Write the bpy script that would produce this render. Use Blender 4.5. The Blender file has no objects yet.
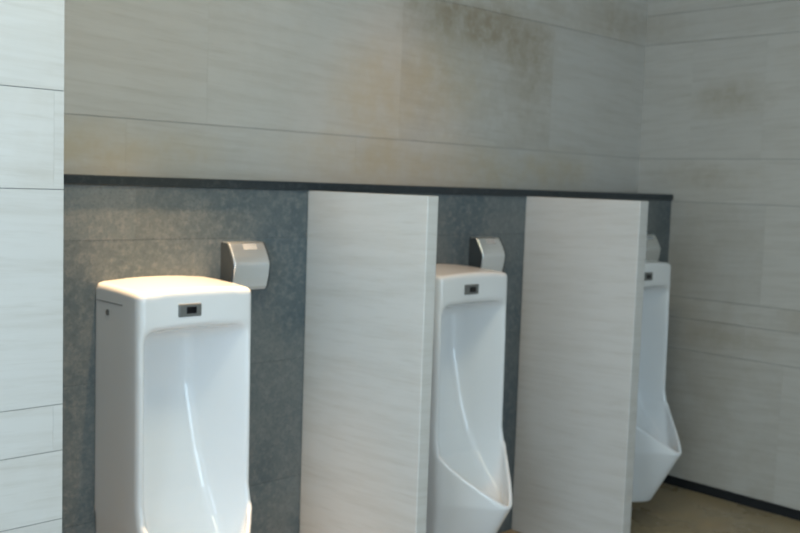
import bpy, bmesh, math, random
import numpy as np
from mathutils import Matrix, Vector

scene = bpy.context.scene
col = scene.collection

# ------------------------------------------------------------------ camera
cam_data = bpy.data.cameras.new('camera')
cam_data.sensor_width = 36.0
cam_data.lens = 963.6 / 800.0 * 36.0
cam_data.clip_start = 0.05
cam_data.dof.use_dof = True
cam_data.dof.focus_distance = 1.5
cam_data.dof.aperture_fstop = 6.4
cam = bpy.data.objects.new('camera', cam_data)
col.objects.link(cam)
R_ = Vector((0.72725, -0.68553, 0.03400))
U_ = Vector((0.03317, 0.08458, 0.99586))
F_ = Vector((0.68557, 0.72311, -0.08425))
m3 = Matrix((R_, U_, -F_)).transposed()
cam.matrix_world = Matrix.Translation((0, 0, 1.35)) @ m3.to_4x4()
scene.camera = cam

# ------------------------------------------------------------------ world, lights, exposure
world = bpy.data.worlds.new('world')
scene.world = world
world.use_nodes = True
bgn = world.node_tree.nodes['Background']
bgn.inputs['Color'].default_value = (0.62, 0.78, 1.0, 1)
bgn.inputs['Strength'].default_value = 1.0

scene.view_settings.view_transform = 'Standard'
scene.view_settings.look = 'None'
scene.view_settings.gamma = 1.0
scene.view_settings.use_curve_mapping = False
scene.view_settings.exposure = 0.0


def area_light(name, loc, direction, sx, sy, power, color):
    d = bpy.data.lights.new(name, 'AREA')
    d.shape = 'RECTANGLE'
    d.size = sx
    d.size_y = sy
    d.energy = power
    d.color = color
    o = bpy.data.objects.new(name, d)
    o.location = loc
    o.rotation_euler = Vector(direction).to_track_quat('-Z', 'Y').to_euler()
    col.objects.link(o)
    return o


area_light('daylight_rear_window', (-0.05, -2.26, 1.5), (0, 1, 0), 1.5, 2.0, 66, (0.62, 0.83, 1.0))
area_light('daylight_side_window', (-0.86, 0.70, 1.5), (1, 0, 0), 1.4, 2.0, 38, (0.58, 0.79, 1.0))

# ------------------------------------------------------------------ helpers


def link(name, bm, mat, parent=None, smooth=False):
    me = bpy.data.meshes.new(name)
    bm.to_mesh(me)
    bm.free()
    me.materials.append(mat)
    if smooth:
        for p in me.polygons:
            p.use_smooth = True
    o = bpy.data.objects.new(name, me)
    col.objects.link(o)
    if parent:
        o.parent = parent
    return o


def tag(o, label, cat, group=None):
    o['label'] = label
    o['category'] = cat
    if group:
        o['group'] = group
    return o


def structure(o):
    o['kind'] = 'structure'
    return o


def thing(name, loc, label, cat, group=None):
    o = bpy.data.objects.new(name, None)
    o.empty_display_size = 0.1
    o.location = loc
    col.objects.link(o)
    return tag(o, label, cat, group)


def add_box(bm, x0, x1, y0, y1, z0, z1, bevel=0.0, seg=2):
    r = bmesh.ops.create_cube(bm, size=1.0)
    vs = r['verts']
    for v in vs:
        v.co = Vector((x0 + (v.co.x + 0.5) * (x1 - x0), y0 + (v.co.y + 0.5) * (y1 - y0), z0 + (v.co.z + 0.5) * (z1 - z0)))
    if bevel > 0:
        es = list({e for v in vs for e in v.link_edges})
        bmesh.ops.bevel(bm, geom=es, offset=bevel, segments=seg, affect='EDGES', profile=0.5)


def box(name, dims, mat, parent=None, bevel=0.0):
    bm = bmesh.new()
    add_box(bm, *dims, bevel=bevel)
    return link(name, bm, mat, parent)


def copy_tree(o, parent=None):
    c = o.copy()
    col.objects.link(c)
    if parent:
        c.parent = parent
    for ch in list(o.children):
        copy_tree(ch, c)
    return c


def prism(bm, pts, x0, x1):
    """extrude a (y, z) outline along x"""
    a = [bm.verts.new((x0, p[0], p[1])) for p in pts]
    b = [bm.verts.new((x1, p[0], p[1])) for p in pts]
    n = len(pts)
    bm.faces.new(a)
    bm.faces.new(list(reversed(b)))
    for i in range(n):
        j = (i + 1) % n
        bm.faces.new((a[i], b[i], b[j], a[j]))
    bmesh.ops.recalc_face_normals(bm, faces=bm.faces)


# ------------------------------------------------------------------ materials


def new_mat(name):
    m = bpy.data.materials.new(name)
    m.use_nodes = True
    nt = m.node_tree
    return m, nt, nt.nodes['Principled BSDF']


def simple(name, colour, rough=0.5, metal=0.0, coat=0.0):
    m, nt, b = new_mat(name)
    b.inputs['Roughness'].default_value = rough
    b.inputs['Metallic'].default_value = metal
    b.inputs['Coat Weight'].default_value = coat
    n = nt.nodes.new('ShaderNodeTexNoise')
    n.inputs['Scale'].default_value = 60
    g = nt.nodes.new('ShaderNodeNewGeometry')
    nt.links.new(g.outputs['Position'], n.inputs['Vector'])
    mx = nt.nodes.new('ShaderNodeMix')
    mx.data_type = 'RGBA'
    mx.inputs['A'].default_value = (*[c * 0.96 for c in colour], 1)
    mx.inputs['B'].default_value = (*[min(1, c * 1.04) for c in colour], 1)
    nt.links.new(n.outputs['Fac'], mx.inputs['Factor'])
    nt.links.new(mx.outputs['Result'], b.inputs['Base Color'])
    return m


def noise(nt, vec, scale, detail=4, rough=0.55):
    n = nt.nodes.new('ShaderNodeTexNoise')
    n.inputs['Scale'].default_value = scale
    n.inputs['Detail'].default_value = detail
    n.inputs['Roughness'].default_value = rough
    nt.links.new(vec, n.inputs['Vector'])
    return n.outputs['Fac']


def maprange(nt, val, a, b, c=0.0, d=1.0):
    n = nt.nodes.new('ShaderNodeMapRange')
    n.inputs['From Min'].default_value = a
    n.inputs['From Max'].default_value = b
    n.inputs['To Min'].default_value = c
    n.inputs['To Max'].default_value = d
    nt.links.new(val, n.inputs['Value'])
    return n.outputs['Result']


def mixc(nt, fac, a, b, blend='MIX'):
    n = nt.nodes.new('ShaderNodeMix')
    n.data_type = 'RGBA'
    n.blend_type = blend
    for s, v in (('A', a), ('B', b)):
        if isinstance(v, tuple):
            n.inputs[s].default_value = (*v, 1)
        else:
            nt.links.new(v, n.inputs[s])
    if isinstance(fac, float):
        n.inputs['Factor'].default_value = fac
    else:
        nt.links.new(fac, n.inputs['Factor'])
    return n.outputs['Result']


def math_n(nt, op, a, b=None):
    n = nt.nodes.new('ShaderNodeMath')
    n.operation = op
    for i, v in enumerate((a, b)):
        if v is None:
            continue
        if isinstance(v, (int, float)):
            n.inputs[i].default_value = v
        else:
            nt.links.new(v, n.inputs[i])
    return n.outputs[0]


def attr(nt, name):
    n = nt.nodes.new('ShaderNodeAttribute')
    n.attribute_name = name
    return n.outputs['Fac']


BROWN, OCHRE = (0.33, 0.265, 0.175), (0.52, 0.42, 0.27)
COLOUR_PATCHES = [
    ((2.80, 2.56, 1.98), (0.52, 0.3, 0.14), BROWN, 0.85),
    ((3.15, 2.56, 1.85), (0.18, 0.3, 0.22), BROWN, 0.5),
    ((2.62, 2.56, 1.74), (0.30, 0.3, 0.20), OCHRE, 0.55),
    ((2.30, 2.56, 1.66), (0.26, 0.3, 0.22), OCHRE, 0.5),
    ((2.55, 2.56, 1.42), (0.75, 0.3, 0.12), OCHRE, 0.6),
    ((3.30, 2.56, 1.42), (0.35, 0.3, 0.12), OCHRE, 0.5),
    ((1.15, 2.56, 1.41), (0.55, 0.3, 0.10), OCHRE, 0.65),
    ((3.75, 2.56, 2.12), (0.30, 0.3, 0.12), BROWN, 0.5),
    ((3.97, 2.14, 1.78), (0.3, 0.20, 0.10), BROWN, 0.5),
    ((3.97, 2.20, 1.43), (0.3, 0.30, 0.10), BROWN, 0.35),
    ((3.97, 2.15, 0.72), (0.3, 0.35, 0.09), BROWN, 0.45),
]


def travertine(name, pale=(0.605, 0.588, 0.555), vein=(0.44, 0.405, 0.35)):
    m, nt, b = new_mat(name)
    g = nt.nodes.new('ShaderNodeNewGeometry')
    sep = nt.nodes.new('ShaderNodeSeparateXYZ')
    nt.links.new(g.outputs['Position'], sep.inputs[0])
    along = math_n(nt, 'ADD', sep.outputs['X'], sep.outputs['Y'])
    tone = attr(nt, 'tone')
    rnd = attr(nt, 'shift')
    stain = attr(nt, 'stain')
    zt = math_n(nt, 'ADD', sep.outputs['Z'], math_n(nt, 'MULTIPLY', along, 0.05))
    comb = nt.nodes.new('ShaderNodeCombineXYZ')
    nt.links.new(math_n(nt, 'ADD', along, math_n(nt, 'MULTIPLY', rnd, 17.0)), comb.inputs[0])
    nt.links.new(math_n(nt, 'MULTIPLY', zt, 13.0), comb.inputs[1])
    nt.links.new(math_n(nt, 'MULTIPLY', rnd, 9.0), comb.inputs[2])
    v1 = noise(nt, comb.outputs[0], 2.6, 7, 0.66)
    v2 = noise(nt, comb.outputs[0], 6.5, 5, 0.6)
    f = math_n(nt, 'MULTIPLY', maprange(nt, v1, 0.45, 0.78), 0.45)
    f2 = math_n(nt, 'MULTIPLY', maprange(nt, v2, 0.54, 0.78), 0.40)
    c = mixc(nt, f, pale, vein)
    c = mixc(nt, f2, c, vein)
    # brown mineral stain on some tiles
    s1 = noise(nt, g.outputs['Position'], 5.0, 5, 0.62)
    s2 = noise(nt, g.outputs['Position'], 22.0, 3, 0.6)
    sm = math_n(nt, 'MULTIPLY', maprange(nt, math_n(nt, 'ADD', s1, math_n(nt, 'MULTIPLY', s2, 0.35)), 0.56, 0.86), stain)
    c = mixc(nt, sm, c, (0.33, 0.265, 0.175))
    # brown mineral stains and ochre patches with shapes of their own: (centre, radii, colour, strength)
    for ctr, rad, colr, k in COLOUR_PATCHES:
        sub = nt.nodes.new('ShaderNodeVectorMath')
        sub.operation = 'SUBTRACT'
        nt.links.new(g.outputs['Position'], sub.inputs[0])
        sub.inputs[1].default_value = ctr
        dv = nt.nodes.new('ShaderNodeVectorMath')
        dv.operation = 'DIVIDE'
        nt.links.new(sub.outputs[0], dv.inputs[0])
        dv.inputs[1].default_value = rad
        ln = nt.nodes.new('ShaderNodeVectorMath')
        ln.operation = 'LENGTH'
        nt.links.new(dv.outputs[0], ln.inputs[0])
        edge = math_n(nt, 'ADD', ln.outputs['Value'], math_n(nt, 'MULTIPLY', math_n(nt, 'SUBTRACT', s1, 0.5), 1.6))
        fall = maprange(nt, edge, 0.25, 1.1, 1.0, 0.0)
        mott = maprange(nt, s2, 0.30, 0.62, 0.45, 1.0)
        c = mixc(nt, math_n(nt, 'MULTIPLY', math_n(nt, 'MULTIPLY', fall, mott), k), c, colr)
    # tone of the single tile
    tn = nt.nodes.new('ShaderNodeVectorMath')
    tn.operation = 'SCALE'
    nt.links.new(c, tn.inputs[0])
    nt.links.new(tone, tn.inputs['Scale'])
    nt.links.new(tn.outputs[0], b.inputs['Base Color'])
    b.inputs['Roughness'].default_value = 0.42
    b.inputs['Specular IOR Level'].default_value = 0.4
    bp = nt.nodes.new('ShaderNodeBump')
    bp.inputs['Strength'].default_value = 0.06
    bp.inputs['Distance'].default_value = 0.004
    nt.links.new(v2, bp.inputs['Height'])
    nt.links.new(bp.outputs[0], b.inputs['Normal'])
    return m


def slate(name):
    m, nt, b = new_mat(name)
    g = nt.nodes.new('ShaderNodeNewGeometry')
    tone = attr(nt, 'tone')
    n1 = noise(nt, g.outputs['Position'], 4.0, 6, 0.6)
    n2 = noise(nt, g.outputs['Position'], 48.0, 6, 0.72)
    n3 = noise(nt, g.outputs['Position'], 110.0, 3, 0.7)
    c = mixc(nt, maprange(nt, n1, 0.35, 0.68), (0.070, 0.098, 0.112), (0.150, 0.165, 0.162))
    c = mixc(nt, maprange(nt, n2, 0.46, 0.72), c, (0.19, 0.20, 0.195))
    c = mixc(nt, math_n(nt, 'MULTIPLY', maprange(nt, n3, 0.5, 0.7), 0.45), c, (0.05, 0.06, 0.065))
    tn = nt.nodes.new('ShaderNodeVectorMath')
    tn.operation = 'SCALE'
    nt.links.new(c, tn.inputs[0])
    nt.links.new(tone, tn.inputs['Scale'])
    nt.links.new(tn.outputs[0], b.inputs['Base Color'])
    nt.links.new(maprange(nt, n1, 0.3, 0.7, 0.38, 0.6), b.inputs['Roughness'])
    bp = nt.nodes.new('ShaderNodeBump')
    bp.inputs['Strength'].default_value = 0.25
    bp.inputs['Distance'].default_value = 0.003
    nt.links.new(n2, bp.inputs['Height'])
    nt.links.new(bp.outputs[0], b.inputs['Normal'])
    return m


def granite(name):
    m, nt, b = new_mat(name)
    g = nt.nodes.new('ShaderNodeNewGeometry')
    n2 = noise(nt, g.outputs['Position'], 60.0, 6, 0.75)
    c = mixc(nt, maprange(nt, n2, 0.5, 0.75), (0.016, 0.024, 0.030), (0.055, 0.068, 0.075))
    nt.links.new(c, b.inputs['Base Color'])
    b.inputs['Roughness'].default_value = 0.3
    return m


def floor_stone(name):
    m, nt, b = new_mat(name)
    g = nt.nodes.new('ShaderNodeNewGeometry')
    n1 = noise(nt, g.outputs['Position'], 3.5, 6, 0.6)
    n2 = noise(nt, g.outputs['Position'], 26.0, 5, 0.6)
    c = mixc(nt, maprange(nt, n1, 0.35, 0.68), (0.34, 0.265, 0.165), (0.42, 0.315, 0.175))
    c = mixc(nt, math_n(nt, 'MULTIPLY', maprange(nt, n2, 0.5, 0.75), 0.5), c, (0.25, 0.20, 0.135))
    nt.links.new(c, b.inputs['Base Color'])
    nt.links.new(maprange(nt, n1, 0.3, 0.7, 0.22, 0.36), b.inputs['Roughness'])
    return m


def ceramic(name):
    m, nt, b = new_mat(name)
    g = nt.nodes.new('ShaderNodeNewGeometry')
    n1 = noise(nt, g.outputs['Position'], 6.0, 2, 0.5)
    c = mixc(nt, n1, (0.84, 0.85, 0.855), (0.86, 0.87, 0.87))
    nt.links.new(c, b.inputs['Base Color'])
    b.inputs['Roughness'].default_value = 0.2
    b.inputs['Specular IOR Level'].default_value = 0.5
    b.inputs['Coat Weight'].default_value = 0.25
    b.inputs['Coat Roughness'].default_value = 0.12
    return m


def brushed(name, colour, rough):
    m, nt, b = new_mat(name)
    g = nt.nodes.new('ShaderNodeNewGeometry')
    mp = nt.nodes.new('ShaderNodeMapping')
    mp.inputs['Scale'].default_value = (4, 4, 90)
    nt.links.new(g.outputs['Position'], mp.inputs[0])
    n = noise(nt, mp.outputs[0], 1.0, 3, 0.5)
    nt.links.new(maprange(nt, n, 0.3, 0.7, rough * 0.92, rough * 1.08), b.inputs['Roughness'])
    b.inputs['Base Color'].default_value = (*colour, 1)
    b.inputs['Metallic'].default_value = 1.0
    return m


M_TRAV = travertine('travertine_stone')
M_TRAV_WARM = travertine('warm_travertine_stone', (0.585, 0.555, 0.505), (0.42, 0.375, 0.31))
M_TRAV_BROWN = travertine('brown_travertine_stone', (0.545, 0.505, 0.445), (0.37, 0.32, 0.255))
M_SLATE = slate('slate_stone')
M_GRANITE = granite('dark_granite')
M_FLOOR = floor_stone('floor_stone')
M_CERAMIC = ceramic('white_ceramic')
M_PAINT = simple('ceiling_paint', (0.72, 0.71, 0.69), 0.8)
M_BLACK = simple('black_shadow_gap', (0.008, 0.0085, 0.009), 0.85)
M_CHROME = brushed('satin_steel', (0.86, 0.89, 0.90), 0.36)
M_BEZEL = simple('sensor_bezel', (0.16, 0.165, 0.16), 0.35)
M_LENS = simple('sensor_lens', (0.008, 0.008, 0.010), 0.1)
M_SEAM = simple('seam_grey', (0.33, 0.33, 0.34), 0.5)  # grey joint line of the top cover
M_PALE = simple('pale_patch', (0.42, 0.43, 0.43), 0.55)
M_DARK = simple('steel_dark_reflection', (0.045, 0.055, 0.06), 0.5)
M_FRAME = simple('window_aluminium', (0.5, 0.51, 0.52), 0.4, 0.6)
M_LAMPRIM = simple('lamp_rim', (0.75, 0.75, 0.74), 0.35)


def emis(name, colour, strength):
    m, nt, b = new_mat(name)
    b.inputs['Base Color'].default_value = (*colour, 1)
    b.inputs['Emission Color'].default_value = (*colour, 1)
    b.inputs['Emission Strength'].default_value = strength
    return m


M_PANE = emis('daylit_frosted_pane', (0.72, 0.88, 1.0), 0.3)
M_BULB = emis('lamp_diffuser', (1.0, 0.82, 0.58), 1.5)

# ------------------------------------------------------------------ tiled walls
GAP_H, GAP_V = 0.0021, 0.0003


def tiled_wall(name, axis, face, sign, a0, a1, back, courses, mat, seed=1, tones=None, stains=None, spread=0.05, mortar=0.55, recess=0.002):
    """Wall whose tiles lie on the plane (axis = face), looking towards sign * axis.
    courses: (z0, z1, [joints along the wall]).  back = depth of the solid behind the tiles."""
    rng = random.Random(seed)
    bm = bmesh.new()
    lt = bm.faces.layers.float.new('tone')
    ls = bm.faces.layers.float.new('shift')
    ln = bm.faces.layers.float.new('stain')

    def cuboid(u0, u1, d0, d1, z0, z1, tone, shift, stain):
        lo, hi = sorted((face - sign * d0, face - sign * d1))
        n0 = len(bm.faces)
        if axis == 'y':
            add_box(bm, u0, u1, lo, hi, z0, z1)
        else:
            add_box(bm, lo, hi, u0, u1, z0, z1)
        bm.faces.ensure_lookup_table()
        for f in bm.faces[n0:]:
            f[lt] = tone
            f[ls] = shift
            f[ln] = stain

    zlo = min(c[0] for c in courses)
    zhi = max(c[1] for c in courses)
    cuboid(a0, a1, recess, back, zlo, zhi, mortar, 0.0, 0.0)
    for ci, (z0, z1, js) in enumerate(courses):
        xs = [a0] + [j for j in js if a0 < j < a1] + [a1]
        for k in range(len(xs) - 1):
            t = 1.0 + rng.uniform(-spread, spread)
            s = 0.15 * rng.random()
            if tones and (ci, k) in tones:
                t = tones[(ci, k)]
            if stains and (ci, k) in stains:
                s = stains[(ci, k)]
            u0 = xs[k] + (GAP_V / 2 if k else 0)
            u1 = xs[k + 1] - (GAP_V / 2 if k < len(xs) - 2 else 0)
            cuboid(u0, u1, 0.0, 0.006, z0 + GAP_H / 2, z1 - GAP_H / 2, t, rng.random(), s)
    return structure(link(name, bm, mat))


XR, YW, YS = 3.97, 2.565, 2.382          # right wall, back wall, slate plumbing wall
XL, YB, ZC = -0.9, -2.3, 2.8             # the side and the rear of the room, ceiling
YN, XN = 1.87, 0.838                     # nib wall beside the urinals

Z = [0.0, 0.21, 0.642, 0.786, 0.882, 1.318, 1.513, 2.038, 2.173, 2.56, 2.8]

# upper back wall
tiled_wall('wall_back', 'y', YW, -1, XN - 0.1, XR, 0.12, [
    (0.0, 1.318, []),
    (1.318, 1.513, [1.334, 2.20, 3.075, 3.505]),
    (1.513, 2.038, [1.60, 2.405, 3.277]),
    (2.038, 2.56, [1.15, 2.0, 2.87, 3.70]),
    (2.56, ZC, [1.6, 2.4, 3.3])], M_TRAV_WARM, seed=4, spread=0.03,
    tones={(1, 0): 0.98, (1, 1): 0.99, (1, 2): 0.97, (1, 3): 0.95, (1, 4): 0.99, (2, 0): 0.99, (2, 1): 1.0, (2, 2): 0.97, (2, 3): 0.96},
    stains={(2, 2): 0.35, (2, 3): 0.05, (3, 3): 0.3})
# right wall
tiled_wall('wall_right', 'x', XR, -1, YB, YW + 0.12, 0.12, [
    (0.042, 0.642, [-0.9, 0.2, 1.25, 1.807]),
    (0.642, 0.786, [-1.3, -0.3, 0.95, 1.99]),
    (0.786, 0.882, [-0.8, 0.4, 1.3]),
    (0.882, 1.318, [-1.1, 0.1, 1.0, 1.927]),
    (1.318, 1.513, [-0.6, 0.5, 1.4]),
    (1.513, 2.038, [-1.0, 0.1, 1.1, 1.967, 2.312]),
    (2.038, 2.173, [-0.6, 0.5, 1.35]),
    (2.173, 2.56, [-1.0, 0.2, 1.2, 2.1]),
    (2.56, ZC, [-0.5, 0.8, 1.7])], M_TRAV_BROWN, seed=9, spread=0.025, mortar=0.36,
    tones={(3, 4): 0.94, (3, 3): 1.0, (1, 4): 0.97, (1, 3): 0.98, (5, 4): 0.98, (5, 5): 0.99, (5, 3): 1.0, (0, 4): 0.97, (0, 3): 0.99, (2, 3): 0.97},
    stains={(3, 4): 0.2, (0, 4): 0.25, (2, 3): 0.3})
# nib wall at the left of the picture: its finished end shows as a narrow strip along x = 0.80
tiled_wall('wall_left', 'y', YN, -1, XL, XN, YW + 0.12 - YN, [
    (0.0, 0.21, [-0.9, -0.05]),
    (0.21, 0.642, [-1.1, -0.2]),
    (0.642, 0.786, [-0.6, 0.3]),
    (0.786, 0.882, [-0.9, 0.1, 0.818]),
    (0.882, 1.318, [-0.5, 0.35]),
    (1.318, 1.513, [-0.9, 0.0, 0.818]),
    (1.513, 2.038, [-0.6, 0.3]),
    (2.038, 2.56, [-1.0, -0.1]),
    (2.56, ZC, [-0.4, 0.5])], M_TRAV, seed=21, spread=0.025)
# slate plumbing wall
tiled_wall('wall_back_lower', 'y', YS, -1, XN, XR, YW - YS, [
    (0.0, 0.42, [1.42, 2.30, 3.2]),
    (0.42, 0.798, [1.95, 2.85]),
    (0.798, 1.178, [1.45, 2.35, 3.3]),
    (1.178, 1.323, [1.27, 2.05, 2.95])], M_SLATE, seed=5, spread=0.07, mortar=0.68, recess=0.0008)

# side and rear walls with their windows (behind the camera)


def wall_with_window(name, axis, face, sign, a0, a1, w0, w1, z0, z1):
    bm = bmesh.new()
    lt = bm.faces.layers.float.new('tone')
    lo, hi = sorted((face, face - sign * 0.15))
    for u0, u1, b0, b1 in ((a0, w0, 0, ZC), (w1, a1, 0, ZC), (w0, w1, 0, z0), (w0, w1, z1, ZC)):
        if axis == 'y':
            add_box(bm, u0, u1, lo, hi, b0, b1)
        else:
            add_box(bm, lo, hi, u0, u1, b0, b1)
    for f in bm.faces:
        f[lt] = 0.65
    return structure(link(name, bm, M_TRAV))


def window(name, axis, face, sign, w0, w1, z0, z1):
    bm = bmesh.new()
    lo, hi = sorted((face - sign * 0.05, face - sign * 0.10))
    t = 0.05
    mid = (w0 + w1) / 2
    for u0, u1, b0, b1 in ((w0, w0 + t, z0, z1), (w1 - t, w1, z0, z1), (w0 + t, w1 - t, z0, z0 + t), (w0 + t, w1 - t, z1 - t, z1), (mid - t / 2, mid + t / 2, z0 + t, z1 - t)):
        if axis == 'y':
            add_box(bm, u0, u1, lo, hi, b0, b1)
        else:
            add_box(bm, lo, hi, u0, u1, b0, b1)
    fr = structure(link(name, bm, M_FRAME))
    bm = bmesh.new()
    lo, hi = sorted((face - sign * 0.07, face - sign * 0.08))
    for u0, u1 in ((w0 + t, mid - t / 2), (mid + t / 2, w1 - t)):
        if axis == 'y':
            add_box(bm, u0, u1, lo, hi, z0 + t, z1 - t)
        else:
            add_box(bm, lo, hi, u0, u1, z0 + t, z1 - t)
    link('pane', bm, M_PANE, fr)
    return fr


wall_with_window('wall_rear', 'y', YB, 1, XL - 0.15, XR + 0.12, -0.82, 0.72, 0.48, 2.52)
window('window_1', 'y', YB, 1, -0.82, 0.72, 0.48, 2.52)
wall_with_window('wall_side', 'x', XL, 1, YB, YN, -0.05, 1.45, 0.48, 2.52)
window('window_2', 'x', XL, 1, -0.05, 1.45, 0.48, 2.52)

structure(box('floor', (XL - 0.15, XR + 0.12, YB - 0.15, YW + 0.12, -0.12, 0.0), M_FLOOR))
structure(box('ceiling', (XL - 0.15, XR + 0.12, YB - 0.15, YW + 0.12, ZC, ZC + 0.12), M_PAINT))
structure(box('shadow_gap_right', (XR - 0.004, XR + 0.12, YB, YS, 0.0, 0.041), M_BLACK))  # black strip standing in for the shadow gap between wall and floor

# ------------------------------------------------------------------ ledge and partitions
tag(box('stone_ledge', (XN + 0.002, XR - 0.001, YS - 0.009, YW - 0.001, 1.3232, 1.3490), M_GRANITE, bevel=0.002),
    'long dark granite ledge capping the grey slate wall behind the urinals', 'ledge')


def partition(x0, x1, y0, label, tone, shift):
    bm = bmesh.new()
    lt = bm.faces.layers.float.new('tone')
    ls = bm.faces.layers.float.new('shift')
    add_box(bm, x0, x1, y0, YS - 0.0005, 0.0, 1.3228, bevel=0.003)
    for f in bm.faces:
        f[lt] = tone
        f[ls] = shift
    return tag(link('stone_partition', bm, M_TRAV), label, 'partition', 'stone partitions between the urinals')


partition(1.853, 1.895, 1.853, 'pale veined stone partition standing between the nearest and the middle urinal', 1.06, 0.31)
partition(2.916, 2.968, 1.870, 'pale veined stone partition half hiding the farthest urinal', 1.0, 0.77)

# ------------------------------------------------------------------ urinal body as a smooth implicit solid


def smax(a, b, k):
    h = np.clip(0.5 + 0.5 * (a - b) / k, 0, 1)
    return b * (1 - h) + a * h + k * h * (1 - h)


def surface_nets(F, xs, ys, zs):
    """naive surface nets of F<0 on a regular grid; returns verts, quads"""
    S = F < 0
    nx, ny, nz = F.shape
    idx = np.array([[(c >> 2) & 1, (c >> 1) & 1, c & 1] for c in range(8)])
    cs = np.stack([S[i:nx - 1 + i, j:ny - 1 + j, k:nz - 1 + k] for i, j, k in idx])
    cnt = cs.sum(0)
    act = (cnt > 0) & (cnt < 8)
    ci = np.argwhere(act)
    vid = -np.ones(act.shape, dtype=np.int64)
    vid[act] = np.arange(len(ci))
    acc = np.zeros((len(ci), 3))
    num = np.zeros(len(ci))
    for a in range(8):
        for bit in (1, 2, 4):
            if a & bit:
                continue
            b = a | bit
            ia, ib = ci + idx[a], ci + idx[b]
            fa = F[ia[:, 0], ia[:, 1], ia[:, 2]]
            fb = F[ib[:, 0], ib[:, 1], ib[:, 2]]
            cross = (fa < 0) != (fb < 0)
            t = np.where(cross, fa / np.where(np.abs(fa - fb) < 1e-12, 1, fa - fb), 0)
            p = idx[a] + t[:, None] * (idx[b] - idx[a])
            acc += np.where(cross[:, None], p, 0)
            num += cross
    pos = ci + acc / num[:, None]
    h = np.array([xs[1] - xs[0], ys[1] - ys[0], zs[1] - zs[0]])
    V = np.array([xs[0], ys[0], zs[0]]) + pos * h
    quads = []
    for ax in range(3):
        sl0 = [slice(None)] * 3
        sl1 = [slice(None)] * 3
        sl0[ax] = slice(0, -1)
        sl1[ax] = slice(1, None)
        A, B = S[tuple(sl0)], S[tuple(sl1)]
        e = np.argwhere(A != B)
        o1, o2 = [(1, 2), (2, 0), (0, 1)][ax]
        ok = (e[:, o1] > 0) & (e[:, o2] > 0) & (e[:, o1] < F.shape[o1] - 1) & (e[:, o2] < F.shape[o2] - 1)
        e = e[ok]
        flip = A[e[:, 0], e[:, 1], e[:, 2]]
        d1 = np.zeros(3, int)
        d1[o1] = 1
        d2 = np.zeros(3, int)
        d2[o2] = 1
        q = np.stack([vid[tuple((e - d1 - d2).T)], vid[tuple((e - d2).T)], vid[tuple(e.T)], vid[tuple((e - d1).T)]], 1)
        q[~flip] = q[~flip][:, ::-1]
        quads.append(q)
    return V, np.concatenate(quads)


HW = 0.170
H_TOP, H_BEND, H_TIP, H_BOT = 1.074, 0.475, 0.312, 0.080
D_TOP, D_BEND, D_TIP, D_BOT = 0.244, 0.252, 0.423, 0.292


def smooth01(t):
    t = np.clip(t, 0, 1)
    return t * t * (3 - 2 * t)


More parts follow.
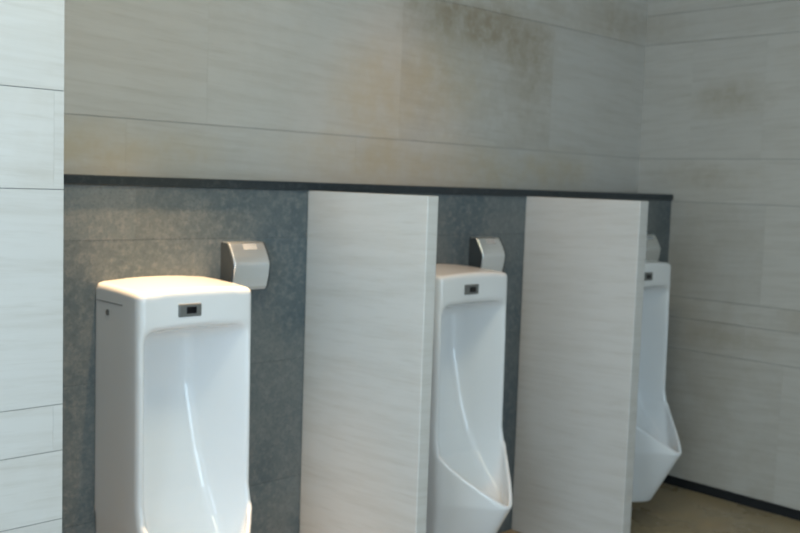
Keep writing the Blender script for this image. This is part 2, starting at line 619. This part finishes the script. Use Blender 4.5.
def urinal_mesh():
    s = 0.005
    xs = np.arange(-0.20, 0.2001, s)
    ys = np.arange(-0.02, 0.4601, s)
    zs = np.arange(0.05, 1.1101, s)
    X, D, H = np.meshgrid(xs, ys, zs, indexing='ij')
    ax = np.abs(X)
    # depth of the front plane at every height
    ds = np.interp(H, [H_BOT - 0.05, H_BOT, H_TIP, 0.345, 0.40, 0.44, H_BEND, 0.52, H_TOP],
                   [D_BOT - 0.04, D_BOT, D_TIP, 0.390, 0.328, 0.288, 0.262, D_BEND, D_TOP])
    hw = np.interp(H, [0.0, H_BOT, 0.30, 0.45, H_TOP], [0.115, 0.130, 0.160, 0.170, HW])
    nose = np.interp(H, [H_BOT, H_TIP, 0.45, 0.6], [0.090, 0.180, 0.185, 0.10])
    u = np.clip(ax / hw, 0, 1.2)
    tipd = np.interp(H, [H_BOT - 0.05, H_BOT, H_TIP, 0.5, 0.6], [D_BOT - 0.04, D_BOT, D_TIP + 0.004, D_TIP + 0.012, 0.50])
    B = tipd - nose * np.power(u, 1.32)
    front = ds - 0.010 * u ** 2
    top = H_TOP + 0.004 - 0.010 * u ** 2 - 0.010 * np.clip(D / 0.25, 0, 1) ** 2
    o = smax(ax - hw, D - front, 0.022)
    o = smax(o, (D - B) * 0.80, 0.012)
    o = smax(o, H - top, 0.014)
    o = smax(o, H_BOT - H, 0.012)
    o = np.maximum(o, -D)
    # cavity: flat back that slopes forward into a trough, side walls running in to the crease
    hk = [0.20, 0.24, 0.28, 0.32, 0.36, 0.43, 0.50, 0.60, 0.78, 1.0]
    bd = np.interp(H, hk, [0.37, 0.335, 0.298, 0.260, 0.220, 0.158, 0.122, 0.094, 0.062, 0.058])
    xc = np.interp(H, hk, [0.020, 0.045, 0.068, 0.086, 0.097, 0.100, 0.096, 0.086, 0.072, 0.072])
    xr = 0.155
    t = np.clip((D - bd) / np.maximum(ds - 0.008 - bd, 0.03), -0.5, 1.0)
    xw = xc + (xr - xc) * np.sign(t) * np.abs(t) ** 0.85
    c = smax((ax - xw) * 0.85, (bd - D) * 0.85, 0.026)
    Bin = B - 0.017 - 0.006 * u
    Bin = np.where(H > 0.47, np.maximum(Bin, ds + 0.05), Bin)
    c = smax(c, (D - Bin) * 0.8, 0.012)
    arch = 0.966 + 0.006 * (1 - (ax / xr) ** 2) - 0.22 * np.clip(ds - D, 0, 1)
    c = smax(c, (H - arch) * 0.9, 0.03)
    F = smax(o, -c, 0.010)
    V, Q = surface_nets(F, xs, ys, zs)
    V[:, 1] *= -1.0                       # depth grows towards the room (-y)
    # light smoothing
    me = bpy.data.meshes.new('body')
    me.from_pydata(V.tolist(), [], [tuple(int(i) for i in q[::-1]) for q in Q])
    bm = bmesh.new()
    bm.from_mesh(me)
    for _ in range(3):
        bmesh.ops.smooth_vert(bm, verts=bm.verts, factor=0.5, use_axis_x=True, use_axis_y=True, use_axis_z=True)
    bmesh.ops.recalc_face_normals(bm, faces=bm.faces)
    bm.to_mesh(me)
    bm.free()
    for p in me.polygons:
        p.use_smooth = True
    return me


def make_urinal(loc, label):
    root = thing('urinal', loc, label, 'urinal', 'white wall urinals')
    me = urinal_mesh()
    me.name = 'body'
    me.materials.append(M_CERAMIC)
    body = bpy.data.objects.new('body', me)
    col.objects.link(body)
    body.parent = root
    # sensor window in the lintel
    df = -D_TOP - 0.0015
    xs0, zc = -0.033, 1.014
    bm = bmesh.new()
    add_box(bm, xs0 - 0.033, xs0 + 0.033, df - 0.003, df + 0.012, zc - 0.0168, zc + 0.0168, bevel=0.003)
    bz = link('sensor_window', bm, M_BEZEL, root)
    bm = bmesh.new()
    add_box(bm, xs0 - 0.012, xs0 + 0.018, df - 0.0045, df + 0.004, zc - 0.009, zc + 0.009, bevel=0.002)
    link('sensor_lens', bm, M_LENS, bz)
    for s in (-1, 1):
        bm = bmesh.new()
        x = s * (HW + 0.0002)
        add_box(bm, x - 0.0012, x + 0.0012, -0.150, -0.004, 1.0215, 1.0245)
        link('cover_seam', bm, M_SEAM, root)
        bm = bmesh.new()
        bmesh.ops.create_cone(bm, cap_ends=True, segments=20, radius1=0.008, radius2=0.008, depth=0.004,
                              matrix=Matrix.Translation((x, -0.071, 0.996)) @ Matrix.Rotation(math.pi / 2, 4, 'Y'))
        link('screw_cap', bm, M_BEZEL, root)
    return root


UX = [1.326, 2.389, 3.447]
ULABEL = ['large white urinal nearest the left wall, its top brightly lit by a warm lamp',
          'white urinal between the two stone partitions',
          'farthest white urinal beside the right wall, partly hidden by the second partition']
u0 = make_urinal((UX[0], YS, 0), ULABEL[0])
for i in (1, 2):
    c = copy_tree(u0)
    c.location = (UX[i], YS, 0)
    c['label'] = ULABEL[i]

# ------------------------------------------------------------------ steel dispensers over the urinals


def make_dispenser(loc, label):
    root = thing('wall_dispenser', loc, label, 'dispenser', 'steel wall dispensers')
    W = 0.123
    pts = [(0.0, 0.138), (-0.026, 0.138), (-0.033, 0.135), (-0.047, 0.115), (-0.058, 0.096), (-0.0645, 0.082), (-0.0665, 0.074), (-0.066, 0.066), (-0.061, 0.036), (-0.054, 0.010), (-0.046, 0.0), (0.0, 0.0)]
    bm = bmesh.new()
    prism(bm, pts, 0, W)
    es = [e for e in bm.edges if abs(e.verts[0].co.x - e.verts[1].co.x) < 1e-6 and min(e.verts[0].co.y, e.verts[1].co.y) < -0.01]
    bmesh.ops.bevel(bm, geom=es, offset=0.004, segments=3, affect='EDGES', profile=0.5)
    link('casing', bm, M_CHROME, root)
    # thin pale patch on the upper slope
    a, b = Vector((0, -0.033, 0.135)), Vector((0, -0.047, 0.115))
    d = (b - a).normalized()
    n = Vector((0, d.z, -d.y))
    if n.y > 0:
        n = -n
    bm = bmesh.new()
    p0 = a + d * 0.003
    p1 = a + d * 0.022
    lo, hi = [], []
    for x in (0.046, 0.092):
        for p in (p0, p1):
            lo.append(Vector((x, p.y, p.z)) - n * 0.001)
            hi.append(Vector((x, p.y, p.z)) + n * 0.0012)
    v = [bm.verts.new(q) for q in lo + hi]
    for f in ((0, 1, 3, 2), (4, 6, 7, 5), (0, 4, 5, 1), (2, 3, 7, 6), (0, 2, 6, 4), (1, 5, 7, 3)):
        bm.faces.new([v[i] for i in f])
    bmesh.ops.recalc_face_normals(bm, faces=bm.faces)
    pl = link('top_patch', bm, M_PALE, root)
    pl['label'] = 'pale patch on the upper slope'
    # sides coloured dark, standing in for slate reflected in the steel
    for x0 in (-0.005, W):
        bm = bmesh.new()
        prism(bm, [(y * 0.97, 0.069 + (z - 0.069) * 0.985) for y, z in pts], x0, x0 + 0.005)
        ec = link('dark_side', bm, M_DARK, root)
        ec['label'] = 'box side coloured dark as a slate reflection'
    return root


DLABEL = ['small steel box on the slate wall at the right of the nearest urinal top',
          'small steel box on the slate wall above the middle urinal',
          'small steel box above the farthest urinal, mostly hidden by the partition']
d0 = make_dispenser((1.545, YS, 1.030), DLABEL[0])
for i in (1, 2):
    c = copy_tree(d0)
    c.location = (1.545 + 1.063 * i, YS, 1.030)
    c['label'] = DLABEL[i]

# ------------------------------------------------------------------ ceiling downlights


def make_downlight(x, y, power, spot, label, blend, color):
    root = thing('ceiling_downlight', (x, y, ZC), label, 'ceiling light', 'recessed ceiling downlights')
    bm = bmesh.new()
    n = 32
    rings = [(0.052, 0.0), (0.052, -0.006), (0.040, -0.008), (0.036, -0.002), (0.036, 0.0)]
    vs = [[bm.verts.new((r * math.cos(2 * math.pi * k / n), r * math.sin(2 * math.pi * k / n), z)) for k in range(n)] for r, z in rings]
    for a in range(len(rings) - 1):
        for k in range(n):
            bm.faces.new((vs[a][k], vs[a][(k + 1) % n], vs[a + 1][(k + 1) % n], vs[a + 1][k]))
    bmesh.ops.recalc_face_normals(bm, faces=bm.faces)
    link('rim', bm, M_LAMPRIM, root, True)
    bm = bmesh.new()
    bmesh.ops.create_cone(bm, cap_ends=True, segments=n, radius1=0.036, radius2=0.036, depth=0.001, matrix=Matrix.Translation((0, 0, -0.0012)))
    link('diffuser', bm, M_BULB, root)
    ld = bpy.data.lights.new('lamp_light', 'SPOT')
    ld.energy = power
    ld.color = color
    ld.spot_size = math.radians(spot)
    ld.spot_blend = blend
    ld.shadow_soft_size = 0.03
    lo = bpy.data.objects.new('lamp_light', ld)
    col.objects.link(lo)
    lo.parent = root
    lo.location = (0, 0, -0.012)
    return root


make_downlight(1.30, 2.18, 420, 33, 'recessed ceiling downlight directly above the nearest urinal', 1.0, (1.0, 0.64, 0.34))
make_downlight(2.36, 2.16, 32, 60, 'recessed ceiling downlight directly above the middle urinal', 1.0, (1.0, 0.50, 0.20))


def make_added_panel(x, y, half, power, color, label):  # unseen panel, added to lift the upper wall with soft warm light
    root = thing('added_ceiling_panel', (x, y, ZC), label, 'ceiling light')
    bm = bmesh.new()
    t = 0.03
    for x0, x1, y0, y1 in ((-half, half, -half, -half + t), (-half, half, half - t, half), (-half, -half + t, -half + t, half - t), (half - t, half, -half + t, half - t)):
        add_box(bm, x0, x1, y0, y1, -0.02, 0.0)
    link('frame', bm, M_LAMPRIM, root)
    box('diffuser', (-half + t, half - t, -half + t, half - t, -0.010, -0.002), M_BULB, root)
    ld = bpy.data.lights.new('added_panel_light', 'AREA')
    ld.shape = 'SQUARE'
    ld.size = 2 * (half - t)
    ld.energy = power
    ld.color = color
    lo = bpy.data.objects.new('added_panel_light', ld)
    col.objects.link(lo)
    lo.parent = root
    lo.location = (0, 0, -0.014)


make_added_panel(0.95, 1.05, 0.30, 12.5, (1.0, 0.96, 0.68), 'unseen square ceiling panel added to light the upper wall')
